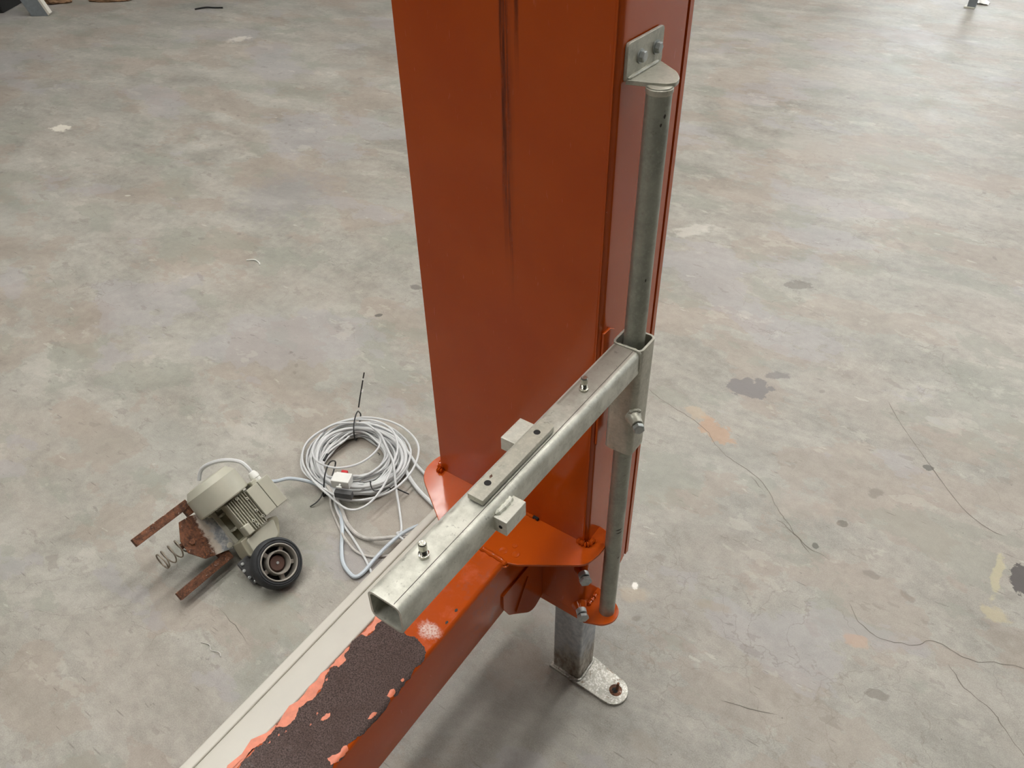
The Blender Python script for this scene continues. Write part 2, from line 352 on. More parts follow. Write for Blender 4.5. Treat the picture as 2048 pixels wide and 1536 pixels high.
# ------------------------------------------------------------------ mesh helpers
class MB:
    def __init__(s): s.b = bmesh.new()
    def prism(s, pts, h, o=(0, 0, 0), ux=(1, 0, 0), uy=(0, 1, 0), n=None):
        """polygon pts (2D) in axes ux, uy extruded by h along n from origin o"""
        ux, uy, o = Vector(ux), Vector(uy), Vector(o); n = Vector(n) if n is not None else ux.cross(uy)
        a = [s.b.verts.new(o + ux * p[0] + uy * p[1]) for p in pts]
        c = [s.b.verts.new(o + ux * p[0] + uy * p[1] + n * h) for p in pts]
        k = len(pts)
        s.b.faces.new(list(reversed(a))); s.b.faces.new(c)
        for i in range(k): s.b.faces.new((a[i], a[(i + 1) % k], c[(i + 1) % k], c[i]))
        return s
    def box(s, x0, x1, y0, y1, z0, z1):
        return s.prism([(x0, y0), (x1, y0), (x1, y1), (x0, y1)], z1 - z0, (0, 0, z0))
    def hollow(s, outer, inner, h, o, ux, uy, n):
        ux, uy, o, n = Vector(ux), Vector(uy), Vector(o), Vector(n)
        k = len(outer)
        R = [[s.b.verts.new(o + ux * p[0] + uy * p[1] + n * d) for p in L] for L, d in ((outer, 0), (outer, h), (inner, 0), (inner, h))]
        for i in range(k):
            j = (i + 1) % k
            s.b.faces.new((R[0][i], R[0][j], R[1][j], R[1][i])); s.b.faces.new((R[2][j], R[2][i], R[3][i], R[3][j]))
            s.b.faces.new((R[0][j], R[0][i], R[2][i], R[2][j])); s.b.faces.new((R[1][i], R[1][j], R[3][j], R[3][i]))
        return s
    def lathe(s, prof, seg=32, o=(0, 0, 0), ax=(0, 0, 1), cap=True):
        ax = Vector(ax).normalized(); o = Vector(o)
        u = ax.orthogonal().normalized(); v = ax.cross(u)
        rings = []
        for r, h in prof:
            rings.append([s.b.verts.new(o + ax * h + (u * math.cos(2 * PI * i / seg) + v * math.sin(2 * PI * i / seg)) * r) for i in range(seg)])
        for a, c in zip(rings, rings[1:]):
            for i in range(seg): s.b.faces.new((a[i], a[(i + 1) % seg], c[(i + 1) % seg], c[i]))
        if cap:
            s.b.faces.new(list(reversed(rings[0]))); s.b.faces.new(rings[-1])
        return s
    def hexa(s, af, h, o, ax, spin=0.0):
        r = af / math.sqrt(3)
        ax = Vector(ax).normalized(); u = ax.orthogonal().normalized(); v = ax.cross(u); o = Vector(o)
        rings = []
        for k, d in ((1, 0), (1, h * .82), (.88, h)):
            rings.append([s.b.verts.new(o + ax * d + (u * math.cos(spin + PI / 3 * i) + v * math.sin(spin + PI / 3 * i)) * r * k) for i in range(6)])
        for a, c in zip(rings, rings[1:]):
            for i in range(6): s.b.faces.new((a[i], a[(i + 1) % 6], c[(i + 1) % 6], c[i]))
        s.b.faces.new(list(reversed(rings[0]))); s.b.faces.new(rings[-1])
        return s
    def tube(s, pts, r, seg=8, closed=False, rfn=None):
        pts = [Vector(p) for p in pts]; n = len(pts); prev = None; rings = []
        for i, p in enumerate(pts):
            a = pts[(i - 1) % n] if (closed or i) else p; c = pts[(i + 1) % n] if (closed or i < n - 1) else p
            t = (c - a).normalized()
            u = (prev - t * prev.dot(t)) if prev is not None else t.orthogonal()
            if u.length < 1e-6: u = t.orthogonal()
            u.normalize(); prev = u; v = t.cross(u)
            rr = rfn(i / (n - 1)) if rfn else r
            rings.append([s.b.verts.new(p + (u * math.cos(2 * PI * k / seg) + v * math.sin(2 * PI * k / seg)) * rr) for k in range(seg)])
        pr = list(zip(rings, rings[1:])) + ([(rings[-1], rings[0])] if closed else [])
        for a, c in pr:
            for k in range(seg): s.b.faces.new((a[k], a[(k + 1) % seg], c[(k + 1) % seg], c[k]))
        if not closed: s.b.faces.new(list(reversed(rings[0]))); s.b.faces.new(rings[-1])
        return s
    def blob(s, path, r, seed=0, amp=.35, seg=10):
        """weld bead: bumpy tube"""
        P = catmull(path, 6)
        s.tube(P, r, seg, rfn=lambda t: r * (1 + amp * math.sin(t * len(P) * 1.9 + seed) * .5 + amp * (noise.noise(Vector((t * 20, seed, 0))))) * (min(1, .35 + 6 * t, .35 + 6 * (1 - t))))
        return s
    def build(s, name, mat, parent=None, loc=(0, 0, 0), bevel=0, seg=2, smooth=30, label=None, world=False):
        bmesh.ops.recalc_face_normals(s.b, faces=s.b.faces)
        me = bpy.data.meshes.new(name)
        s.b.to_mesh(me); s.b.free()
        for p in me.polygons: p.use_smooth = True
        me.set_sharp_from_angle(angle=math.radians(smooth))
        me.materials.append(M[mat] if isinstance(mat, str) else mat)
        ob = bpy.data.objects.new(name, me); scn.collection.objects.link(ob)
        ob.location = loc
        if parent: ob.parent = parent
        if bevel:
            bv = ob.modifiers.new('bevel', 'BEVEL'); bv.width = bevel; bv.segments = seg; bv.limit_method = 'ANGLE'; bv.angle_limit = math.radians(35)
            bv.harden_normals = True
        if label: ob['label'] = label
        return ob
def catmull(P, k=8, closed=False):
    P = [Vector(p) for p in P]; n = len(P); out = []
    rng = range(n) if closed else range(n - 1)
    for i in rng:
        if closed: a, b, c, d = P[(i - 1) % n], P[i], P[(i + 1) % n], P[(i + 2) % n]
        else: a, b, c, d = P[max(i - 1, 0)], P[i], P[i + 1], P[min(i + 2, n - 1)]
        for j in range(k):
            t = j / k
            out.append(.5 * ((2 * b) + (c - a) * t + (2 * a - 5 * b + 4 * c - d) * t * t + (-a + 3 * b - 3 * c + d) * t ** 3))
    if not closed: out.append(P[-1])
    return out
def rrect(x0, x1, y0, y1, r, n=5):
    out = []
    for cx, cy, a0 in ((x1 - r, y0 + r, -PI / 2), (x1 - r, y1 - r, 0), (x0 + r, y1 - r, PI / 2), (x0 + r, y0 + r, PI)):
        for i in range(n + 1):
            a = a0 + PI / 2 * i / n; out.append((cx + r * math.cos(a), cy + r * math.sin(a)))
    return out
def roundpoly(pts, rs, n=5):
    out = []; k = len(pts)
    for i in range(k):
        p = Vector(pts[i]); a = Vector(pts[i - 1]); b = Vector(pts[(i + 1) % k]); r = rs[i] if isinstance(rs, (list, tuple)) else rs
        if r <= 0: out.append(tuple(p)); continue
        da = (a - p).normalized(); db = (b - p).normalized()
        r = min(r, (a - p).length * .49, (b - p).length * .49)
        q0 = p + da * r; q1 = p + db * r
        for j in range(n + 1):
            t = j / n; out.append(tuple(q0 * (1 - t) ** 2 + p * 2 * t * (1 - t) + q1 * t * t))
    return out
def thing(name, label, cat, loc=(0, 0, 0), group=None, mat=None):
    o = bpy.data.objects.new(name, None); scn.collection.objects.link(o); o.location = loc
    o.empty_display_size = .05
    if mat is not None: o.matrix_world = mat
    o['label'] = label; o['category'] = cat
    if group: o['group'] = group
    return o
def tag(o, label, cat, group=None):
    o['label'] = label; o['category'] = cat
    if group: o['group'] = group
    return o
def struct(o): o['kind'] = 'structure'; return o

# ------------------------------------------------------------------ the hall
RXa, RXb, RYa, RYb = -13.0, 9.0, -9.0, 15.0
floor = struct(MB().box(RXa, RXb, RYa, RYb, -.15, 0).build('floor', 'concrete'))
struct(MB().box(RXa, RXb, RYa, RYb, CEIL, CEIL + .1).build('ceiling', 'ceiling_sheet'))
struct(MB().box(RXa - .2, RXa, RYa, RYb, 0, CEIL).build('wall_left', 'wall_paint'))
struct(MB().box(RXb, RXb + .2, RYa, RYb, 0, CEIL).build('wall_right', 'wall_paint'))
struct(MB().box(RXa, RXb, RYa - .2, RYa, 0, CEIL).build('wall_front', 'wall_paint'))
struct(MB().box(RXa, RXb, RYb, RYb + .2, 0, CEIL).build('wall_back', 'wall_paint'))
# daylight windows, high on the back wall and the right wall
k = 0
for x in (-3.5, .5, 4.5):
    k += 1
    wnd = struct(MB().box(x, x + 3.0, RYb - .06, RYb - .005, 1.6, 4.6).build('window_%d' % k, 'trunking'))
    MB().box(x + .12, x + 2.88, RYb - .075, RYb - .062, 1.72, 4.48).build('pane', 'daylight', wnd)
for y in (9.5,):
    k += 1
    wnd = struct(MB().box(RXb - .06, RXb - .005, y, y + 3.2, 1.6, 4.6).build('window_%d' % k, 'trunking'))
    MB().box(RXb - .075, RXb - .062, y + .12, y + 3.08, 1.72, 4.48).build('pane', 'daylight', wnd)
# rows of long ceiling lights; row behind the camera added to light column front
for i, x in enumerate((-4.4, -2.0, .4, 4.4)):
    for j, y in enumerate((-3.4, .8, 4.2, 7.6, 11.0)):
        if (x > 3 and y < 7) or (x > 0 and y < 0) or (x < -3 and y > 5): continue
        L = thing('ceiling_light', 'unseen long white light panel under the hall ceiling', 'lamp', (x, y, CEIL), 'ceiling lights of the hall')
        MB().box(-.22, .22, -1.3, 1.3, -.10, 0).build('housing', 'trunking', L)
        MB().box(-.19, .19, -1.25, 1.25, -.115, -.102).build('diffuser', 'lamp_face', L)

# cracks in the floor (thin dark hairlines)
CR = [[(-.143, 2.381), (-.078, 2.288), (.05, 2.139), (.162, 2.017), (.232, 1.972), (.29, 1.961)],
      [(-.269, 1.666), (-.198, 1.635), (-.14, 1.593)],
      [(-.006, 1.493), (.039, 1.45), (.093, 1.435), (.171, 1.462), (.209, 1.502), (.292, 1.496), (.402, 1.544), (.7, 1.6)],
      [(.249, 1.457), (.292, 1.415), (.37, 1.378), (.388, 1.361), (.5, 1.25)],
      [(-.171, 1.051), (-.104, 1.07), (-.046, 1.092)],
      [(-.865, 1.993), (-.80, 1.96), (-.618, 1.91), (-.50, 1.83), (-.361, 1.784), (-.27, 1.70), (-.18, 1.626), (-.088, 1.604)],
      [(-1.37, .541), (-1.216, .512)], [(-.394, 1.787), (-.329, 1.743)]]
for ci, path in enumerate(CR):
    P = catmull([(x, y, 0) for x, y in path], 10)
    b = MB(); L_ = []; R_ = []
    for i, p in enumerate(P):
        q = P[min(i + 1, len(P) - 1)] - P[max(i - 1, 0)]; q = Vector((-q.y, q.x, 0)).normalized()
        j = Vector((noise.noise(p * 40) * .006, noise.noise(p * 40 + Vector((9, 9, 9))) * .006, 0)) * (0.3 if ci in (0, 4) else 1)
        wd = (.0009 + .0006 * noise.noise(p * 23)) * min(1, i / 4, (len(P) - 1 - i) / 4)
        wd = max(wd, .00012)
        z = Vector((0, 0, .0004))
        L_.append(b.b.verts.new(p + j + q * wd + z)); R_.append(b.b.verts.new(p + j - q * wd + z))
    for i in range(len(P) - 1): b.b.faces.new((R_[i], R_[i + 1], L_[i + 1], L_[i]))
    b.build('crack', 'crack_dark', floor)

DZ = .088      # the machine's own level above the floor
def at(x=0, y=0, z=0): return (x, y, z + DZ)

# ------------------------------------------------------------------ orange frame: column + collar + floor beam
fr = thing('machine_frame', 'orange painted steel machine frame: tall box column welded to a low horizontal beam', 'machine frame', (0, 0, DZ))
Xr, Xl, Yf, Yb = -.470, -.842, .889, 1.098
ZB, ZT = .184, 2.75
# closed cross-section of the column, seen from above
sec = roundpoly([(Xl, Yf), (Xr, Yf)], [0, 0])
sec = [(Xl + .0015, Yf), ] + [(Xr - .011 + .011 * math.sin(a), Yf + .011 - .011 * math.cos(a)) for a in [PI / 2 * i / 7 for i in range(8)]]
sec += [(Xr, .9085), (Xr - .0015, .9095), (Xr - .0015, 1.080), (Xr - .016, 1.080), (Xr - .016, 1.086), (Xr - .0005, 1.086), (Xr - .0005, Yb), (Xl, Yb), (Xl, Yf + .0015)]
col = MB().prism(sec, ZT - .21, (0, 0, .21)).build('column', 'orange_col', fr, smooth=25)
# lower end, with the sloping rear corner
low = [(Xl, Yf), (Xr - .004, Yf), (Xr, Yf + .004), (Xr, 1.080)]
lo = MB()
lo.prism([(Yf, ZB), (1.035, ZB), (1.080, .2105), (Yf, .2105)], Xr - Xl - .001, (Xl, 0, 0), (0, 1, 0), (0, 0, 1))
lo.build('column_end', 'orange', fr, bevel=.002)
# thin plate lips: raised plate on the side beside the sleeve
MB().prism([(.893, .966), (.913, .966), (.927, .957), (.929, .742), (.908, .724), (.893, .724)], .0045, (Xr, 0, 0), (0, 1, 0), (0, 0, 1)).build('side_plate', 'orange', col, bevel=.001)
MB().box(-.4775, -.4755, Yf - .0012, Yf + .001, .46, 2.7).build('seam', 'orange', col)
# collar plate around the foot of the column
cp = [(-.475, .945), (-.446, .94), (-.436, .905), (-.438, .872), (-.447, .8435), (-.556, .7705), (-.578, .762),
      (-.726, .762), (-.752, .7705), (-.856, .8435), (-.872, .872), (-.873, .905), (-.862, .94), (-.835, .945)]
cpr = roundpoly(cp, [0, .012, .012, .012, .018, .003, 0, 0, .003, .018, .012, .012, .012, 0])
MB().prism(cpr, .006, (0, 0, .444)).build('collar_plate', 'orange', fr, bevel=.0012)
# floor beam, rounded box tube
bt = [q for q in rrect(-.706, -.578, .295, .450, .010, 5) if not (q[0] < -.69 and q[1] > .43)]
bt = bt[:12] + [(-.7045, .450), (-.706, .4485)] + bt[12:]
bm = MB().prism(bt, .7615 + .9, (0, -.9, 0), (1, 0, 0), (0, 0, 1), (0, 1, 0)).build('beam', 'orange_beam', fr, smooth=40)
BP = Vector((-.642, .76, 0)); BR = Matrix.Rotation(.0125, 3, 'Z')
bm.rotation_euler.z = .0125; bm.location = BP - BR @ BP
UB = lambda p: tuple((BR.inverted() @ (Vector((p[0], p[1], 0)) - BP) + BP)[:2])
MB().prism(rrect(-.706, -.578, .295, .4435, .006, 3), .889 - .7615, (0, .7615, 0), (1, 0, 0), (0, 0, 1), (0, 1, 0)).build('beam_end', 'orange', fr, smooth=40)
# gusset hanging under the beam end
gp = roundpoly([(.742, .300), (.758, .300), (.771, .270), (.849, .180), (.8885, .186), (.8885, .33), (.742, .33)], [0, 0, .006, .012, 0, 0, 0])
gp = roundpoly([(.745, .318), (.763, .275), (.776, .262), (.836, .196), (.857, .186), (.8885, .200), (.8885, .36), (.745, .36)], [0, .006, .012, .012, .012, 0, 0, 0])
gs = MB().prism(gp, .005, (-.5785, 0, 0), (0, 1, 0), (0, 0, 1)).build('gusset', 'orange', fr, bevel=.001)
MB().prism([(0, 0), (.0035, 0), (.0035, .0035), (0, .0035)], .085, (-.574, .785, .262), (1, 0, 0), (0, .7, -.7), (0, .52, .854)).build('rib', 'orange', gs)
# weld beads
MB().blob([(-.702, .762, .4505), (-.66, .762, .4515), (-.62, .7625, .4515), (-.583, .7615, .4495), (-.5765, .760, .440)], .0052, 1, .5).build('weld', 'orange', fr)
MB().blob([(-.842, .884, .452), (-.838, .882, .453), (-.832, .884, .452)], .007, 2, .5).build('weld', 'orange', fr)
MB().blob([(-.852, .905, .452), (-.849, .895, .4525), (-.845, .888, .452)], .005, 3, .5).build('weld', 'orange', fr)
MB().blob([(-.492, .8865, .4515), (-.480, .8855, .4525), (-.470, .886, .4525), (-.4645, .893, .4535), (-.461, .905, .456)], .0056, 4, .8).build('weld', 'orange', fr)
MB().blob([(-.62, .8875, .451), (-.608, .887, .4515), (-.585, .8875, .451)], .0035, 5, .5).build('weld', 'orange', fr)
MB().box(-.596, -.584, .8835, .889, .4505, .4560).build('slot', 'dark_gap', fr)
for (x, y, r) in ((-.572, .790, .008), (-.598, .783, .009), (-.586, .806, .006)):
    MB().lathe([(r, 0), (r * .92, .0008), (r * .4, .0012)], 20, (x, y, .450)).build('paint_drip', 'orange', fr)
# lug that carries the pole, at the column's lower right corner
lg = roundpoly([(-.478, .960), (-.440, .958), (-.402, .936), (-.398, .905), (-.415, .882), (-.455, .866), (-.4785, .889)], [0, .01, .016, .016, .01, .004, 0])
MB().prism(lg, .006, (0, 0, .220)).build('pole_lug', 'orange', fr, bevel=.001)
MB().blob([(-.4655, .945, .2275), (-.4655, .925, .2275), (-.4655, .905, .2275)], .004, 6, .5).build('weld', 'orange', fr)
d45 = Vector((.7071, -.7071, 0)); q45 = Vector((-.7071, -.7071, 0))
def cornerbolt(z, x=-.4745, y=.8845, n0=0.0, boss=True, parent=fr):
    c = Vector((x, y, z)) - d45 * .004
    if boss:
        MB().lathe([(.0165, 0), (.0150, .005), (.0122, .010), (.0112, .015), (.0105, .016)], 24, c, d45).build('nut_boss', 'orange', parent)
    o = c + d45 * .0140
    b_ = MB().lathe([(.0112, 0), (.0112, .011), (.0102, .0122)], 24, o, d45).build('lock_nut', 'bolt', parent)
    MB().lathe([(.0080, .0120), (.0080, .0170)], 16, o, d45).build('shank', 'dark_gap', b_)
    MB().hexa(.0225, .0085, o + d45 * .0160, d45, .3).build('bolt_head', 'bolt', b_, bevel=.0008)
cornerbolt(.245)
cornerbolt(.372)
# bare patch where the orange paint has come off the beam's top
def fract(pts, it=4, amp=.0042, seed=0):
    P = [Vector((p[0], p[1], 0)) for p in pts]; rnd = random.Random(seed)
    for k_ in range(it):
        Q = []
        for i in range(len(P)):
            a, b_ = P[i], P[(i + 1) % len(P)]; Q.append(a); d = b_ - a
            if d.length > .0022:
                nn = Vector((-d.y, d.x, 0))
                Q.append((a + b_) / 2 + nn * rnd.uniform(-.16, .16))
        P = Q
    return [(p.x, p.y) for p in P]
def sheet(poly, z0, z1):
    b = MB(); b.prism(poly, z1 - z0, (0, 0, z0)); return b
PL_ = [(-.672,.552),(-.683,.545),(-.6899, 0.5263), (-0.6915, 0.5123), (-0.6864, 0.5049), (-0.6901, 0.4878), (-0.6998, 0.4866), (-0.7017, 0.4585), (-0.6967, 0.4496), (-0.697, 0.439), (-0.6868, 0.4322), (-0.6874, 0.4165), (-0.6968, 0.4135), (-0.6955, 0.391), (-0.6906, 0.3844), (-0.684, 0.3727), (-0.6819, 0.3486), (-0.6874, 0.3354), (-0.6907, 0.3254), (-0.6861, 0.3177), (-0.6821, 0.2962), (-0.6962, 0.2805), (-0.694, 0.2613), (-0.6986, 0.2379), (-0.6975, 0.216), (-0.6948, 0.202), (-.697,.12), (-.694,.02), (-.698,-.08), (-.66,-.13)]
PR_ = [(-.655,.545), (-0.649, 0.5323), (-0.6302, 0.5307), (-0.6183, 0.537), (-0.602, 0.5339), (-0.588, 0.5294), (-0.5783, 0.5187), (-0.5739, 0.5046), (-0.5757, 0.4832), (-0.5706, 0.4734), (-0.5744, 0.4626), (-0.5727, 0.4492), (-0.5677, 0.4398), (-0.5722, 0.4319), (-0.5769, 0.4335), (-0.5785, 0.426), (-0.573, 0.4235), (-0.5683, 0.4111), (-0.5681, 0.3928), (-0.5701, 0.3703), (-0.576, 0.3455), (-0.5793, 0.3287), (-0.5785, 0.3179), (-0.5714, 0.3156), (-0.577, 0.2935), (-0.5729, 0.2861), (-.578,.22), (-.574,.12), (-.58,.02), (-.60,-.10)]
PL_ = [UB(p) for p in PL_]; PR_ = [UB(p) for p in PR_]
PATCH = PL_[::-1] + PR_
def drape(poly, lift, name, mat, parent):
    """a thin skin laid over the beam top that folds down over its rounded right edge"""
    b = MB(); B = b.b
    B.faces.new([B.verts.new((p[0], p[1], 0)) for p in poly])
    for xc in (-.588, -.585, -.582, -.579, -.576, -.5725):
        bmesh.ops.bisect_plane(B, geom=B.verts[:] + B.edges[:] + B.faces[:], plane_co=(xc, 0, 0), plane_no=(1, 0, 0), dist=1e-6)
    bmesh.ops.triangulate(B, faces=B.faces[:])
    r = .010 + lift
    for v in B.verts:
        sx = v.co.x + .588
        if sx <= 0: v.co.z = .450 + lift
        else:
            th = sx / .010; e = max(0, th - PI / 2) * .010; th = min(th, PI / 2)
            v.co.x = -.588 + r * math.sin(th); v.co.z = .440 + r * math.cos(th) - e
    return b.build(name, mat, parent, smooth=60)
drape(fract(PATCH, 4, seed=3), .0005, 'bare_patch', 'felt', bm)
# pale paint flakes left standing round the bare patch
EG = [(-.7045, .36), (-.7045, .44)]
FL = [[(-.7045, .55), (-.7045, .487)] + [(x + .0012, y) for x, y in PL_[1:5][::-1]][:0] + [(-.6998, .4866), (-.6895, .4885), (-.6860, .5049), (-.6905, .5123), (-.6890, .5263), (-.682, .546)],
      [(-.7045, .455), (-.7045, .405), (-.6968, .413), (-.6872, .4165), (-.6862, .4322), (-.6965, .440), (-.6965, .4496)],
      [(-.7045, .405), (-.7045, .290), (-.700, .283), (-.6962, .2805), (-.6816, .2962), (-.6856, .3177), (-.6900, .3254), (-.6868, .3354), (-.6813, .3486), (-.6834, .3727), (-.6900, .3844), (-.6950, .391), (-.6962, .402)],
      [(-.7045, .290), (-.703, .10), (-.696, .10), (-.6965, .202), (-.6992, .216), (-.7000, .2379), (-.6955, .2613), (-.6975, .281)],
      [(-.645, .344), (-.640, .349), (-.636, .343), (-.638, .336), (-.644, .330), (-.6455, .334)], [(-.659, .337), (-.656, .337), (-.655, .332)],
      [(-.654, .318), (-.651, .317), (-.652, .313)], [(-.5815, .391), (-.577, .394), (-.577, .385), (-.582, .376), (-.583, .383)],
      [(-.690, .392), (-.686, .389), (-.687, .385), (-.690, .386)], [(-.5820, .465), (-.578, .463), (-.579, .458), (-.583, .459)],
      [(-.582, .441), (-.576, .438), (-.577, .426), (-.583, .424)],
      [(-.590, .292), (-.580, .325), (-.573, .322), (-.573, .300), (-.579, .288)],
      [(-.679, .286), (-.676, .286), (-.677, .282)], [(-.684, .276), (-.681, .275), (-.682, .272)], [(-.687, .260), (-.684, .258), (-.686, .255)]]
for i, f_ in enumerate(FL):
    f_ = [(max(-.7045, q[0]), q[1]) for q in map(UB, f_)]
    drape(fract(f_, 3, seed=10 + i), .0010, 'paint_flake', 'paint_flake', bm)
# dark chips in the paint further up
for (x, y, sx, sy) in ((-.592, .622, .003, .004), (-.5905, .592, .0025, .004)):
    sheet(fract([(x - sx, y), (x, y + sy), (x + sx, y + sy * .2), (x + sx * .3, y - sy)], 2, seed=5), .4500, .4506).build('chip', 'scuff_dark', bm)

# ------------------------------------------------------------------ cable trunking along the beam
tr = thing('cable_trunking', 'long light grey plastic cable trunking clipped along the left side of the orange beam', 'cable trunking', (-.7075, .76, DZ))
tr.rotation_euler.z = .0150
o_ = (.7075, -.76, 0)
MB().prism(rrect(-.7645, -.7095, .372, .4475, .0035, 3), .11 + 1.66, (0, -.9, 0), (1, 0, 0), (0, 0, 1), (0, 1, 0)).build('lid', 'trunking', tr, o_, smooth=40)
MB().prism(rrect(-.7855, -.7662, .372, .446, .003, 3), .10 + 1.66, (0, -.9, 0), (1, 0, 0), (0, 0, 1), (0, 1, 0)).build('side_strip', 'trunking', tr, o_, smooth=40)
MB().box(-.778, -.760, -.89, .855, .375, .440).build('core', 'dark_gap', tr, o_)

# ------------------------------------------------------------------ levelling leg with foot plate
lx0, lx1, ly0, ly1 = -.547, -.4725, .900, .970
lg_ = thing('levelling_leg', 'galvanised square leg with a round-ended foot plate standing on the concrete under the column', 'support leg', (0, 0, 0))
MB().prism(rrect(lx0, lx1, ly0, ly1, .005, 3), .184 + DZ - .0085, (0, 0, .0085)).build('leg', 'leg', lg_, smooth=40)
fp = [(lx0 - .006, ly0 - .006)]
fp = [(-.553, .893), (-.392, .8875)]
cxf, cyf, rf = -.392, .9245, .037
fp += [(cxf + rf * math.sin(a), cyf - rf * math.cos(a)) for a in [PI * i / 16 for i in range(1, 16)]]
fp += [(-.392, .9615), (-.470, .975), (-.553, .975)]
fpl = MB().prism(fp, .0085, (0, 0, 0)).build('foot_plate', 'foot', lg_, bevel=.0015)
MB().blob([(lx0, ly0 - .001, .009), (lx0 + .04, ly0 - .002, .010), (lx1, ly0 - .001, .010), (lx1 + .003, ly1 - .03, .010), (lx1 + .002, ly1, .009)], .0035, 3, .3).build('weld', 'foot', lg_)
MB().lathe([(.0155, .0001), (.0145, .0006)], 28, (-.386, .9275, .0085)).build('rust_ring', 'rust', fpl)
MB().lathe([(.0075, .0007), (.0072, .0010)], 20, (-.387, .926, .0085)).build('hole', 'dark_gap', fpl)
MB().tube([(-.384, .931, .009), (-.384, .932, .024), (-.3835, .933, .034)], .0032, 8).build('broken_screw', 'rust', fpl)
MB().tube([(-.392, .915, .0100), (-.389, .921, .0105)], .0016, 6).build('shard', 'rust', fpl)

# ------------------------------------------------------------------ guide pole with its bracket
px_, py_, pr_ = -.4262, .9190, .0168
gp_ = thing('guide_pole', 'grey zinc round pole standing upright beside the orange column, held by a bolted bracket', 'pole', (px_, py_, DZ + .226))
def P_(v): return (v[0] - px_, v[1] - py_, v[2] - .226)
off = (-px_, -py_, -.226)
MB().lathe([(pr_, .226), (pr_, 1.352)], 40, (px_, py_, 0)).build('pole', 'pipe', gp_, off)
br = MB().prism(rrect(.902, 1.000, 1.352, 1.400, .006, 4), .005, (Xr, 0, 0), (0, 1, 0), (0, 0, 1))
brk = br.build('bracket_plate', 'zinc', gp_, off, bevel=.0008)
sh = roundpoly([(-.467, .9035), (-.467, .997), (-.4265, .9665), (-.4115, .9455), (-.4095, .928), (-.416, .919), (-.437, .911)], [0, 0, .006, .008, .004, .003, .003])
MB().prism(sh, .006, (0, 0, 1.350)).build('bracket_shelf', 'zinc', gp_, off, bevel=.0008)
MB().blob([(-.464, .905, 1.3575), (-.464, .945, 1.3575), (-.464, .988, 1.3575)], .0028, 1, .2).build('weld', 'zinc', gp_, off)
MB().lathe([(pr_ + .0002, 1.343), (pr_ + .0012, 1.346), (pr_ + .0010, 1.350), (pr_ - .0015, 1.3525), (pr_ - .004, 1.353)], 30, (px_, py_, 0)).build('weld', 'zinc', gp_, off)
for y in (.936, .979):
    ws = MB().lathe([(.0092, 0), (.0092, .0016)], 28, (Xr + .005, y, 1.377), (1, 0, 0)).build('washer', 'bolt', gp_, off)
    MB().hexa(.0132, .0058, (Xr + .0066, y, 1.377), (1, 0, 0), .2).build('bolt_head', 'bolt', ws, bevel=.0006)
# marks on the pole
def ringmark(z, a0, a1, wd, name='scratch', tilt=.004):
    b = MB(); n = 10; A_ = []; B_ = []
    for i in range(n + 1):
        a = a0 + (a1 - a0) * i / n; zz = z + tilt * (i / n) ** 2; w_ = wd * math.sin(PI * (i + .5) / (n + 1))
        v = Vector((px_ + (pr_ + .0004) * math.cos(a), py_ + (pr_ + .0004) * math.sin(a), zz))
        A_.append(b.b.verts.new(v + Vector((0, 0, w_)))); B_.append(b.b.verts.new(v - Vector((0, 0, w_))))
    for i in range(n): b.b.faces.new((B_[i], B_[i + 1], A_[i + 1], A_[i]))
    b.build(name, 'scuff_dark', gp_, off)
ringmark(.512, -1.1, -.25, .0012); ringmark(.503, -1.0, -.2, .0012); ringmark(.425, -.5, -.1, .0015)
ringmark(1.318, -.62, -.42, .003, 'paint_spot', .001); ringmark(1.307, -.85, -.68, .0025, 'paint_spot', .001); ringmark(1.075, -.72, -.60, .003, 'paint_spot', .001)

# ------------------------------------------------------------------ swinging arm clamped on the pole
az0, az1 = .9075, .9575
ax0, ax1 = px_ - .0255, px_ + .0250
arm = thing('support_arm', 'pale zinc square tube arm sticking out from the pole above the orange beam', 'bracket arm', (px_, py_, DZ + .73))
offa = (-px_, -py_, -.73)
so = rrect(px_ - .0265, px_ + .0265, py_ - .0265, py_ + .0265, .011, 5); si = rrect(px_ - .0228, px_ + .0228, py_ - .0228, py_ + .0228, .0075, 5)
slv = MB().hollow(so, si, .957 - .732, (0, 0, .732), (1, 0, 0), (0, 1, 0), (0, 0, 1)).build('sleeve', 'zinc', arm, offa, smooth=25)
ao = rrect(ax0, ax1, az0, az1, .0105, 5); ai = rrect(ax0 + .0035, ax1 - .0035, az0 + .0035, az1 - .0035, .0075, 5)
yA, yB = .335, py_ - .0262
tube_ = MB().hollow(ao, ai, yB - yA, (0, yA, 0), (1, 0, 0), (0, 0, 1), (0, 1, 0)).build('arm_tube', 'arm', arm, offa, smooth=25)
MB().blob([(ax0 + .006, yB, az1 + .0005), (px_, yB, az1 + .001), (ax1 - .004, yB, az1), (ax1, yB, az1 - .010), (ax1 + .0003, yB, az0 + .012)], .0022, 8, .3).build('weld', 'zinc', arm, offa)
MB().box(ax1 - .0115, ax1 - .0108, yA + .002, yB - .004, az1 - .0008, az1 + .0003).build('seam_line', 'scuff_dark', tube_)
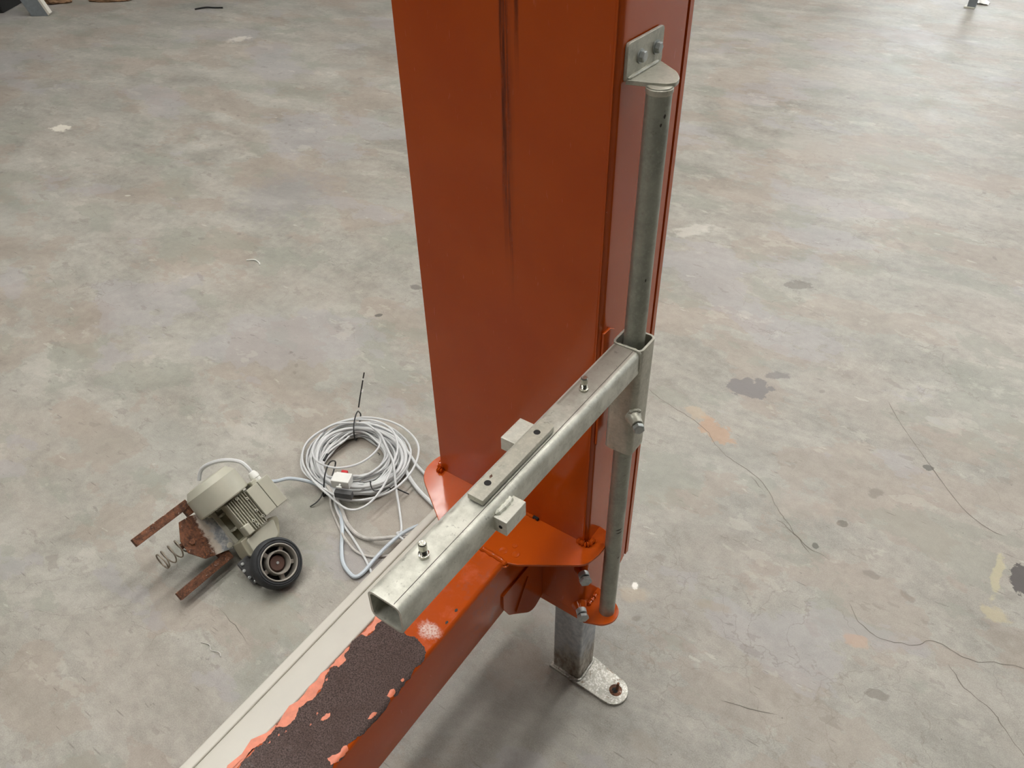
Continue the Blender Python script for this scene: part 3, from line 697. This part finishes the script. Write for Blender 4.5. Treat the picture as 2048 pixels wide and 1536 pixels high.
# upper flat bar with two holes
ub = MB().prism(roundpoly([(-.4385, .505), (-.4145, .505), (-.4145, .671), (-.4385, .671)], [.001, .001, .007, .001]), .009, (0, 0, .9605)).build('flat_bar', 'zinc', arm, offa, bevel=.0008)
MB().prism([(-.4365, .508), (-.4165, .508), (-.4165, .669), (-.4365, .669)], .0035, (0, 0, .9572)).build('spacer', 'dark_gap', arm, offa)
for y in (.533, .645):
    MB().lathe([(.0048, 0), (.0046, .0003)], 20, (-.4275, y, .9696)).build('hole', 'dark_gap', ub)
MB().prism([(-.4325, .5435), (-.4300, .5405), (-.4290, .5455), (-.4320, .5480)], .0003, (0, 0, .9696)).build('chip', 'rust', ub)
MB().box(-.4405, -.4385, .668, .673, .962, .966).build('tack_weld', 'zinc', ub)
# two square lugs welded to the tube
MB().box(-.4765, ax0 + .0005, .628, .676, .925, .9475).build('square_lug', 'zinc_pale', arm, offa, bevel=.0008)
rl = MB().box(ax1 - .0005, -.3815, .508, .551, .9215, .9465).build('square_lug', 'zinc_pale', arm, offa, bevel=.0008)
MB().blob([(ax1 + .0005, .5115, .948), (ax1 + .0025, .530, .9485), (ax1 + .001, .545, .9480)], .0038, 4, .35).build('weld', 'zinc_pale', arm, offa)
MB().lathe([(.0028, 0), (.0026, .0004)], 14, (-.3905, .5078, .934), (0, -1, 0)).build('hole', 'dark_gap', rl)
# studs on the arm
for y in (.407, .768):
    st = MB().lathe([(.0068, 0), (.0068, .0045), (.0055, .0050)], 20, (px_ - .0015, y, az1)).build('stud', 'stud', arm, offa)
    b = MB(); prof = []; z = .005
    while z < .0125: prof += [(.0050, z), (.0044, z + .0005)]; z += .001
    prof += [(.0053, z), (.0053, z + .009), (.0043, z + .0105)]
    b.lathe(prof, 20, (px_ - .0015, y, az1)).build('thread', 'stud', st, smooth=15)
# clamp screw on the sleeve's corner
cs = Vector((px_ + .0232, py_ - .0232, .822))
bo = MB().lathe([(.0135, -.002), (.0128, .004), (.0108, .008), (.0104, .022), (.0095, .023)], 24, cs, d45).build('nut_boss', 'zinc', arm, offa)
MB().blob([cs + Vector((-.006, -.008, .011)), cs + Vector((.002, .001, .0135)), cs + Vector((.009, .007, .010))], .0032, 3, .3).build('weld', 'zinc', arm, offa)
MB().lathe([(.0070, .0228), (.0070, .027)], 16, cs, d45).build('shank', 'dark_gap', bo)
MB().hexa(.0175, .0085, cs + d45 * .026, d45, .1).build('bolt_head', 'bolt', bo, bevel=.0008)
MB().lathe([(.0070, .0344), (.0066, .0349)], 20, cs, d45).build('head_mark', 'bolt', bo)

# ------------------------------------------------------------------ gear motor lying on its side
s2 = math.sqrt(.5)
A_ = Vector((s2, 0, -s2)); N_ = Vector((s2, 0, s2)); B_ = Vector((0, 1, 0))
O_ = Vector((-1.459, .491, .05))
mm = Matrix((A_, B_, N_)).transposed().to_4x4(); mm.translation = O_
gm = thing('gear_motor', 'small beige electric gear motor with rusty bracket, spring and rubber wheel on the floor', 'motor', mat=mm)
# bracket: two rusty square bars
MB().box(-.186, -.162, 0, .168, -.020, 0).build('bracket_bar', 'rust', gm, bevel=.0015)
MB().box(-.164, -.143, .146, .168, -.020, -.001).build('bar_end', 'rust', gm, bevel=.0015)
MB().box(-.003, .021, -.002, .170, -.020, 0).build('bracket_bar', 'rust', gm, bevel=.0015)
MB().box(-.020, -.001, .140, .165, -.020, .000).build('bar_end', 'rust', gm, bevel=.0015)
pl_ = [(-.147, .115), (-.143, .146), (-.120, .202), (.000, .181), (-.013, .140), (-.024, .108), (-.066, .083), (-.104, .087)]
MB().prism(pl_, .006, (0, 0, .002)).build('bracket_plate', 'rust_plate', gm, bevel=.001)
MB().hexa(.015, .007, (-.083, .108, .008), (0, 0, 1), .4).build('pivot_bolt', 'rust', gm, bevel=.001)
for a, b in ((-.111, .189), (-.012, .178)):
    MB().lathe([(.0085, 0), (.0085, .002), (.006, .0035)], 20, (a, b, .008)).build('rivet_head', 'motor_flange', gm)
# coil spring
sp = []
turns = 4.6
for i in range(int(turns * 28) + 1):
    t = i / (turns * 28); an = 2 * PI * turns * t
    r = .0235
    adv = .028 + .075 * max(0, (t - .2) / .8) + .006 * t
    sp.append((-.090 + r * math.cos(an), adv, -.030 + r * math.sin(an)))
MB().tube(sp, .0021, 8).build('spring', 'spring_steel', gm)
MB().lathe([(.008, .085), (.008, .135)], 16, (-.090, 0, -.020), (0, 1, 0)).build('spring_pin', 'rust', gm)
# motor foot flange and its ribs
MB().box(-.117, .003, .190, .202, .006, .016).build('mount_flange', 'motor_flange', gm, bevel=.001)
for a in (-.091, -.040):
    MB().box(a - .003, a + .003, .200, .236, .012, .050).build('rib', 'motor_beige_light', gm, bevel=.0008)
MB().box(-.112, -.002, .202, .240, -.012, .004).build('foot_pad', 'motor_beige', gm, bevel=.002)
for a, b in ((-.109, .210), (.004, .195)):
    MB().hexa(.010, .007, (a, b, .016), (0, 0, 1)).build('bolt_head', 'motor_flange', gm, bevel=.0006)
    MB().tube([(a, b, .020), (a + .001, b + .008, .030)], .003, 8).build('bolt_tip', 'motor_flange', gm)
# motor body with fins
mc = (0, .236, .052)
MB().lathe([(.037, -.128), (.037, .0)], 40, (0, .248, .052), (1, 0, 0)).build('motor_body', 'motor_beige', gm)
for i in range(9):
    b = .2105 + i * .0072
    MB().box(-.108, -.006, b - .0012, b + .0012, .085, .103).build('cooling_fin', 'motor_beige_light', gm, bevel=.0004)
MB().box(-.108, -.006, .211, .272, .055, .092).build('fin_block', 'motor_beige', gm)
for a, b in ((-.118, .242), (-.104, .240), (-.088, .262), (-.047, .262), (-.030, .238), (-.016, .240), (-.024, .266)):
    sc_ = MB().lathe([(.0042, 0), (.0042, .005)], 16, (a, b, .103)).build('screw', 'motor_beige_light', gm)
    MB().lathe([(.0020, .0051), (.0018, .0053)], 10, (a, b, .103)).build('socket', 'dark_gap', sc_)
MB().box(-.036, -.006, .204, .222, .080, .112).build('boss', 'motor_beige_light', gm, bevel=.003)
# fan cover, faceted cup
MB().lathe([(.050, -.196), (.061, -.194), (.0755, -.174), (.0765, -.118), (.0745, -.114), (.060, -.114)], 40, (0, .229, .048), (1, 0, 0)).build('fan_cover', 'motor_beige_light', gm, smooth=20, bevel=.0015)
# terminal box with lid, gland
MB().box(-.106, -.018, .272, .310, .012, .112).build('terminal_box', 'motor_beige_light', gm, bevel=.002)
MB().box(-.107, -.017, .3108, .347, .011, .113).build('terminal_lid', 'motor_beige_light', gm, bevel=.002)
MB().box(-.104, -.020, .3095, .3112, .014, .110).build('gasket', 'dark_gap', gm)
MB().lathe([(.0125, 0), (.0125, .010), (.0105, .011)], 8, (-.106, .329, .075), (-1, 0, 0)).build('cable_gland', 'white_plastic', gm, bevel=.0008)
MB().lathe([(.0135, .011), (.0135, .020), (.0100, .030), (.0070, .032)], 12, (-.106, .329, .075), (-1, 0, 0)).build('gland_nut', 'white_plastic', gm, bevel=.0008)
MB().box(-.118, -.100, .300, .318, .040, .100).build('box_neck', 'motor_beige_light', gm, bevel=.003)
# gearbox
MB().prism(roundpoly([(-.006, .185), (.040, .178), (.058, .20), (.058, .268), (.038, .290), (.004, .310), (-.006, .29)], [.004, .01, .01, .01, .01, .012, .004]), .078, (0, 0, .0)).build('gearbox', 'motor_beige', gm, bevel=.003)
MB().prism(roundpoly([(.0, .196), (.045, .19), (.052, .22), (.045, .275), (.0, .29)], .01), .014, (0, 0, .076)).build('gearbox_cover', 'motor_beige_light', gm, bevel=.002)
gf = MB().prism(roundpoly([(.036, .146), (.112, .146), (.112, .278), (.036, .278)], .006), .012, (0, 0, .052)).build('output_flange', 'gear_dark', gm, bevel=.001)
for a, b in ((.045, .155), (.062, .147), (.085, .147), (.103, .153)):
    MB().lathe([(.0045, 0), (.0045, .003), (.003, .004)], 14, (a, b, .064)).build('flange_bolt', 'bolt', gf)
MB().lathe([(.040, .060), (.040, .096)], 28, (.086, .212, 0)).build('gear_neck', 'gear_dark', gm)
# wheel
wc = (.098, .211, 0)
wh_off = 0
ty = MB().lathe([(.0505, .0935), (.0620, .0925), (.0675, .097), (.0695, .107), (.0690, .122), (.0655, .131), (.0615, .1345), (.0600, .1325), (.0585, .1325), (.0575, .1350), (.0540, .1352), (.0530, .133), (.0505, .133)], 64, wc, cap=False)
ty.build('wheel', 'rubber', gm, smooth=50)
MB().lathe([(.0508, .1305), (.0515, .1360), (.0495, .1372), (.0475, .1360), (.0465, .128), (.0455, .115), (.0455, .100), (.0510, .100)], 56, wc, cap=False).build('rim', 'rim_grey', gm, smooth=40)
MB().lathe([(.0455, .1035), (.020, .1035)], 40, wc, cap=False).build('rim_disc', 'rim_recess_dark', gm)  # near-black colour stands in for the shaded recess between the spokes
MB().lathe([(.0330, .104), (.0330, .132), (.0318, .1370), (.0290, .1370), (.0270, .131), (.0255, .118), (.0250, .104)], 48, wc, cap=False).build('hub_ring', 'rim_grey', gm, smooth=40)
MB().lathe([(.0255, .108), (.0225, .112), (.0205, .116), (.0195, .1200), (.004, .1205)], 36, wc).build('hub_cap', 'hub_brown', gm, smooth=40)
MB().lathe([(.0040, .1200), (.0036, .1240)], 14, wc).build('axle_screw', 'bolt', gm)
for i in range(5):
    a = 2 * PI * i / 5 + .95
    u = Vector((math.cos(a), math.sin(a), 0)); v = Vector((-u.y, u.x, 0))
    MB().prism([(.031, -.0060), (.0475, -.0065), (.0475, .0065), (.031, .0060)], .014, Vector(wc) + Vector((0, 0, .106)), u, v, (0, 0, 1)).build('spoke', 'rim_grey', gm, bevel=.002)

# ------------------------------------------------------------------ cables on the floor
# coil of thin cable
CX, CY = -1.440, 1.143
coil = thing('cable_coil', 'loose coil of light grey cable on the concrete, tied with black cable ties', 'cable coil', (CX, CY, 0))
rnd = random.Random(12)
pts = []
turns = 25
rads = []
for i in range(turns):
    rads.append(rnd.uniform(.088, .172))
rads.sort(key=lambda r: rnd.random())
specs = [(r, rnd.uniform(-.008, .008), rnd.uniform(-.008, .008), rnd.uniform(.92, 1.06), rnd.uniform(0, PI)) for r in rads]
zlev = [0] * 60
zs = []
for i, r in enumerate(rads):
    k_ = int(r / .0072); z = max(zlev[k_ - 1] - .003, zlev[k_], zlev[k_ + 1] - .003) + .0065; z = min(z, .066); zlev[k_] = z; zs.append(max(.005, z))
for i in range(turns):
    r0, ox0, oy0, e0, p0 = specs[i]; r1, ox1, oy1, e1, p1 = specs[(i + 1) % turns]
    z0, z1 = zs[i], zs[(i + 1) % turns]
    for k_ in range(36):
        t = k_ / 36; an = 2 * PI * t - .6
        f = max(0, (t - .55) / .45); f = f * f * (3 - 2 * f)
        r = r0 * (1 - f) + r1 * f; ox = ox0 * (1 - f) + ox1 * f; oy = oy0 * (1 - f) + oy1 * f
        e = e0 * (1 - f) + e1 * f; z = z0 * (1 - f) + z1 * f
        wob = .0035 * math.sin(3 * an + p0) + .0025 * math.sin(5 * an + p0 * 2)
        # squeezed towards each other at the ties
        pin = max(math.cos(an - 2.32), math.cos(an + 1.75)); pin = max(0, pin) ** 10
        rr = (r + wob) * (1 - pin * .35) + .135 * pin * .35
        pts.append((math.cos(an) * rr * 1.05 + ox, math.sin(an) * rr * e + oy, z + .006 * math.sin(2 * an + p1)))
pts = [(x, y, max(.0045, z)) for x, y, z in pts]
MB().tube(pts, .0034, 8).build('cable', 'cable_grey', coil)
# wide loops that stray from the coil
def loc3(P, z): return [(x - CX, y - CY, z_ if False else z) for x, y in P]
def strays(path, name, mat, r, parent=None, off=(0, 0), closed=False, k=8):
    P = catmull([(x - off[0], y - off[1], z) for x, y, z in path], k, closed)
    return MB().tube(P, r, 8, closed).build(name, mat, parent)
strays([(-1.597, 1.151, .04), (-1.575, 1.10, .05), (-1.545, 1.06, .055), (-1.49, 1.035, .065), (-1.42, 1.045, .072), (-1.376, 1.10, .072), (-1.372, 1.17, .072), (-1.404, 1.219, .070), (-1.481, 1.245, .066), (-1.545, 1.222, .058), (-1.59, 1.19, .05)], 'cable', 'cable_grey', .0034, coil, (CX, CY), True)
strays([(-1.55, 1.02, .045), (-1.47, .985, .045), (-1.39, .968, .045), (-1.30, .962, .04), (-1.262, 1.00, .045), (-1.262, 1.07, .055), (-1.29, 1.15, .066), (-1.33, 1.22, .070), (-1.40, 1.27, .066), (-1.48, 1.275, .06), (-1.56, 1.23, .055), (-1.60, 1.15, .05), (-1.60, 1.08, .045)], 'cable', 'cable_grey', .0034, coil, (CX, CY), True)
strays([(-1.53, 1.00, .035), (-1.46, .985, .04), (-1.40, .985, .03), (-1.34, .990, .03), (-1.28, 1.03, .035), (-1.24, 1.10, .04), (-1.245, 1.19, .045), (-1.29, 1.27, .05), (-1.37, 1.31, .045), (-1.46, 1.315, .04), (-1.55, 1.28, .035), (-1.61, 1.2, .03), (-1.615, 1.1, .03), (-1.58, 1.04, .03)], 'cable', 'cable_grey', .0034, coil, (CX, CY), True)
# thicker turns in the same coil, lower right
for i, (sx, sy, ox, oy, z) in enumerate(((.135, .12, .018, .0, .012), (.15, .132, .012, .004, .026), (.142, .125, .02, -.006, .040), (.158, .142, .006, .002, .014))):
    P = [(math.cos(a) * sx + ox + .003 * math.sin(3 * a + i), math.sin(a) * sy + oy, z + .005 * math.sin(2 * a + i) + .003) for a in [2 * PI * j / 48 for j in range(48)]]
    MB().tube(P, .0052, 10, True).build('thick_cable', 'cable_grey', coil)
# cable ties around the bundle
def tie(pth, rr, tail):
    b = MB(); b.tube(catmull([(x - CX, y - CY, z) for x, y, z in pth], 6, True), rr, 6, True)
    t = b.build('cable_tie', 'tie_black', coil)
    if tail: MB().tube(catmull([(x - CX, y - CY, z) for x, y, z in tail], 5), .0022, 6).build('tail', 'tie_black', t)
    return t
t1 = tie([(-1.578, 1.303, .012), (-1.572, 1.296, .035), (-1.556, 1.276, .062), (-1.535, 1.245, .072), (-1.515, 1.215, .064), (-1.503, 1.200, .04), (-1.51, 1.21, .008), (-1.545, 1.255, .003)], .0024,
         [(-1.574, 1.298, .055), (-1.578, 1.315, .085), (-1.583, 1.335, .115), (-1.587, 1.35, .138), (-1.590, 1.362, .155)])
MB().tube([(-.136, .183, .100), (-.139, .190, .108)], .0027, 6).build('tag', 'white_plastic', t1)
MB().tube([(-.1455, .204, .134), (-.1465, .2075, .139)], .0026, 6).build('tag', 'white_plastic', t1)
t2 = tie([(-1.478, 1.085, .02), (-1.470, 1.074, .050), (-1.455, 1.045, .070), (-1.438, 1.010, .062), (-1.424, .985, .035), (-1.42, .975, .008), (-1.445, 1.02, .002)], .0024,
         [(-1.424, .98, .02), (-1.418, .960, .016), (-1.420, .942, .010), (-1.428, .925, .004)])
MB().tube([(-.036, -.080, .084), (-.024, -.106, .086)], .0042, 6).build('knot', 'tie_black', t2)
tie([(-1.262, 1.10, .018), (-1.255, 1.09, .045), (-1.275, 1.05, .055), (-1.315, 1.075, .05), (-1.32, 1.09, .012), (-1.29, 1.10, .003)], .0018, [(-1.24, 1.11, .03), (-1.21, 1.125, .012)])
strays([(-1.40, 1.20, .01), (-1.385, 1.19, .03), (-1.378, 1.178, .05)], 'cable_tie', 'tie_black', .0016, coil, (CX, CY))
strays([(-1.56, 1.14, .02), (-1.52, 1.20, .03), (-1.47, 1.225, .03), (-1.43, 1.225, .02)], 'dark_lead', 'gear_dark', .0016, coil, (CX, CY))
# plug connector lying on the coil
cm = Matrix.Rotation(.42, 4, 'Z'); cm.translation = Vector((-1.361, 1.006, .080))
plug = thing('plug_connector', 'white square plug connector with a red tab resting on the cable coil', 'connector', mat=cm)
MB().box(-.028, .028, -.014, .022, -.014, .016).build('housing', 'white_plastic', plug, bevel=.003)
MB().box(-.025, .025, .020, .030, -.008, .010).build('collar', 'white_plastic', plug, bevel=.002)
MB().box(-.012, .008, .030, .040, -.006, .010).build('tab', 'red_plastic', plug, bevel=.002)
MB().tube([(.004, -.018, .010), (.004, -.028, .008)], .003, 8).build('lever', 'white_plastic', plug)
MB().tube([(-.004, -.028, .008), (.012, -.028, .008)], .003, 8).build('lever', 'white_plastic', plug)
MB().box(-.014, .040, -.034, -.016, -.034, -.012).build('base', 'gear_dark', plug, bevel=.002)

# motor lead to the coil and on to the beam
Z = lambda P, z: [(x, y, z) for x, y in P]
strays([(-1.523, .832, .135), (-1.535, .870, .10), (-1.540, .905, .065), (-1.527, .945, .050), (-1.49, .975, .035), (-1.455, .992, .020), (-1.425, .992, .012), (-1.378, .982, .010), (-1.337, .958, .010), (-1.295, .926, .009), (-1.263, .893, .008), (-1.236, .864, .008),
        (-1.199, .831, .008), (-1.163, .816, .008), (-1.135, .814, .008), (-1.126, .836, .010), (-1.128, .886, .014), (-1.126, .935, .020), (-1.115, .985, .030), (-1.085, 1.02, .05), (-1.04, 1.05, .07)], 'motor_lead', 'cable_blue', .0056)
tag(bpy.data.objects['motor_lead'], 'thick pale blue-grey cable running from the motor in a bend towards the trunking', 'cable')
# short lead looping out of the gland behind the fan cover (part of the motor)
strays([(-.138, .329, .075), (-.152, .329, .076), (-.178, .325, .070), (-.205, .305, .05), (-.222, .280, .02), (-.225, .258, -.015), (-.205, .24, -.035)], 'gland_lead', 'cable_grey', .0058, gm)
tag(strays([(-1.425, 1.00, .030), (-1.38, .985, .022), (-1.335, .965, .012), (-1.291, .940, .010), (-1.242, .926, .008), (-1.199, .930, .008), (-1.161, .943, .022), (-1.125, .975, .022), (-1.09, 1.00, .020), (-1.05, 1.02, .03)], 'power_cable', 'cable_dirty', .0060),
    'thick dusty grey cable curving from the coil under the pale blue cable', 'cable')
tag(strays([(-1.40, 1.0, .028), (-1.345, .955, .022), (-1.30, .935, .006), (-1.282, .926, .005), (-1.23, .907, .0045), (-1.176, .884, .006), (-1.141, .868, .0045), (-1.09, .840, .0045), (-1.02, .80, .0045)], 'thin_cable', 'cable_grey', .0036),
    'thin light grey cable running straight from the coil to under the trunking', 'cable')
tag(strays([(-1.415, .998, .024), (-1.385, .968, .006), (-1.345, .942, .004), (-1.295, .915, .004), (-1.246, .890, .016), (-1.196, .880, .006), (-1.152, .890, .004), (-1.118, .915, .004), (-1.09, .945, .004), (-1.04, .98, .004)], 'thin_cable', 'cable_dirty', .0036),
    'thin dusty cable sagging in a shallow loop below the thick grey cable', 'cable')
tag(strays([(-1.44, 1.235, .075), (-1.40, 1.222, .080), (-1.352, 1.193, .079), (-1.291, 1.156, .073), (-1.245, 1.11, .04), (-1.19, 1.06, .010), (-1.14, 1.01, .006), (-1.125, .98, .030), (-1.08, .98, .01)], 'thin_cable', 'cable_grey', .0036),
    'thin light grey cable crossing over the coil and dropping to the trunking', 'cable')
tag(strays([(-1.34, 1.255, .03), (-1.318, 1.25, .025), (-1.269, 1.232, .012), (-1.217, 1.217, .008), (-1.181, 1.200, .008), (-1.10, 1.16, .008), (-1.0, 1.12, .008)], 'power_cable', 'cable_grey', .0050),
    'grey cable leaving the right side of the coil towards the collar plate, upper one', 'cable')
tag(strays([(-1.32, 1.23, .022), (-1.30, 1.205, .016), (-1.251, 1.178, .009), (-1.20, 1.157, .009), (-1.151, 1.143, .009), (-1.11, 1.132, .009), (-1.0, 1.10, .009)], 'power_cable', 'cable_grey', .0064),
    'thick grey cable leaving the right side of the coil towards the collar plate, lower one', 'cable')

# ------------------------------------------------------------------ things at the far edge of view
ls = thing('steel_stand', 'blue-grey steel stand leg splayed at the far left corner of the view', 'stand', (-7.30, 3.47, 0))
R_ = Vector((.818, .574, 0)).normalized(); U_ = Vector((-.574, .818, 0)).normalized()
MB().prism([(-.075, 0), (.070, 0), (-.14, .62), (-.29, .62)], .05, (0, 0, .0), R_, (0, 0, 1), U_).build('leg', 'stand_grey', ls, bevel=.004)
MB().prism([(.070, .003), (.085, .02), (-.125, .62), (-.14, .62)], .05, (0, 0, .0), R_, (0, 0, 1), U_).build('leg_flange', 'trunking', ls)
MB().prism([(-1.2, .62), (.1, .62), (.1, .70), (-1.2, .70)], .06, (0, 0, 0), R_, (0, 0, 1), U_).build('top_rail', 'stand_grey', ls, bevel=.004)
cr = thing('shadow_block', 'black block standing in for the shadow under something dark behind the splayed steel leg', 'box', (-8.1, 3.35, 0))
MB().prism([(-.65, 0), (.36, 0), (.36, .7), (-.65, .7)], .22, tuple(U_ * -.25), R_, U_).build('body', 'dark_gap', cr, bevel=.01)  # black solid put where the dark shadow lies behind the leg
MB().prism([(-.67, -.02), (.35, -.02), (.35, .72), (-.67, .72)], .03, tuple(U_ * -.25 + Vector((0, 0, .22))), R_, U_).build('lid', 'wood_brown', cr, bevel=.004)
def lump(name, x, y, l, wd, h, mat, label, cat, rot=.6, seed=0):
    b = MB(); bmesh.ops.create_icosphere(b.b, subdivisions=3, radius=1)
    for v in b.b.verts:
        f = 1 + .35 * noise.noise(v.co * 1.7 + Vector((seed, 0, 0)))
        v.co = Vector((v.co.x * l * f, v.co.y * wd * f, max(0, (v.co.z + .5)) * h * f / 1.5))
    o = b.build(name, mat, None, (x, y, 0)); o.rotation_euler.z = rot
    return tag(o, label, cat)
lump('timber_scrap', -7.60, 3.79, .14, .08, .05, 'wood_brown', 'brown scrap of timber on the floor just right of the splayed steel leg', 'scrap', .6, 1)
lump('timber_scrap', -7.22, 4.08, .18, .06, .04, 'wood_brown', 'low brown scrap of timber at the top edge, further right from the steel leg', 'scrap', .6, 4)
fs = thing('steel_rack', 'grey steel rack upright with a flat foot at the far right top edge', 'rack', (-.905, 7.62, 0))
MB().box(-.05, .03, -.035, .035, 0, .012).build('foot_plate', 'motor_flange', fs, bevel=.002)
MB().hollow(rrect(-.03, .03, -.025, .025, .004, 2), rrect(-.026, .026, -.021, .021, .003, 2), .6, (0, 0, .012), (1, 0, 0), (0, 1, 0), (0, 0, 1)).build('upright', 'stand_grey', fs)
# crumpled paper
b = MB(); bmesh.ops.create_grid(b.b, x_segments=9, y_segments=7, size=1)
for v in b.b.verts: v.co = Vector((v.co.x * .055, v.co.y * .05, .004 + .035 * max(0, 1 - v.co.length * .8) + .012 * abs(noise.noise(v.co * 3))))
bmesh.ops.solidify(b.b, geom=b.b.faces[:], thickness=.001)
tag(b.build('paper_scrap', 'paper', None, (-.86, 7.80, 0), smooth=15), 'crumpled white scrap of paper on the floor at the far right', 'paper')
# small litter
tag(MB().tube(catmull([(-6.319, 4.283, .006), (-6.27, 4.36, .010), (-6.208, 4.403, .006), (-6.15, 4.44, .006)], 5), .006, 6).build('rubber_strip', 'tie_black'), 'short black strip lying on the floor near the top left of the view', 'strip')
tag(MB().tube(catmull([(-1.325, .445, .0015), (-1.300, .452, .004), (-1.285, .445, .002), (-1.262, .452, .004), (-1.250, .447, .0015)], 5), .0012, 5).build('wire_offcut', 'cable_dirty'), 'thin clear bent wire offcut on the floor beside the rusty bracket bar', 'wire')
tag(MB().tube(catmull([(-2.72, 1.78, .002), (-2.69, 1.80, .004), (-2.655, 1.795, .002), (-2.64, 1.785, .002)], 5), .0028, 5).build('plastic_curl', 'white_plastic'), 'small curled white plastic sliver on the open floor left of the column', 'scrap')
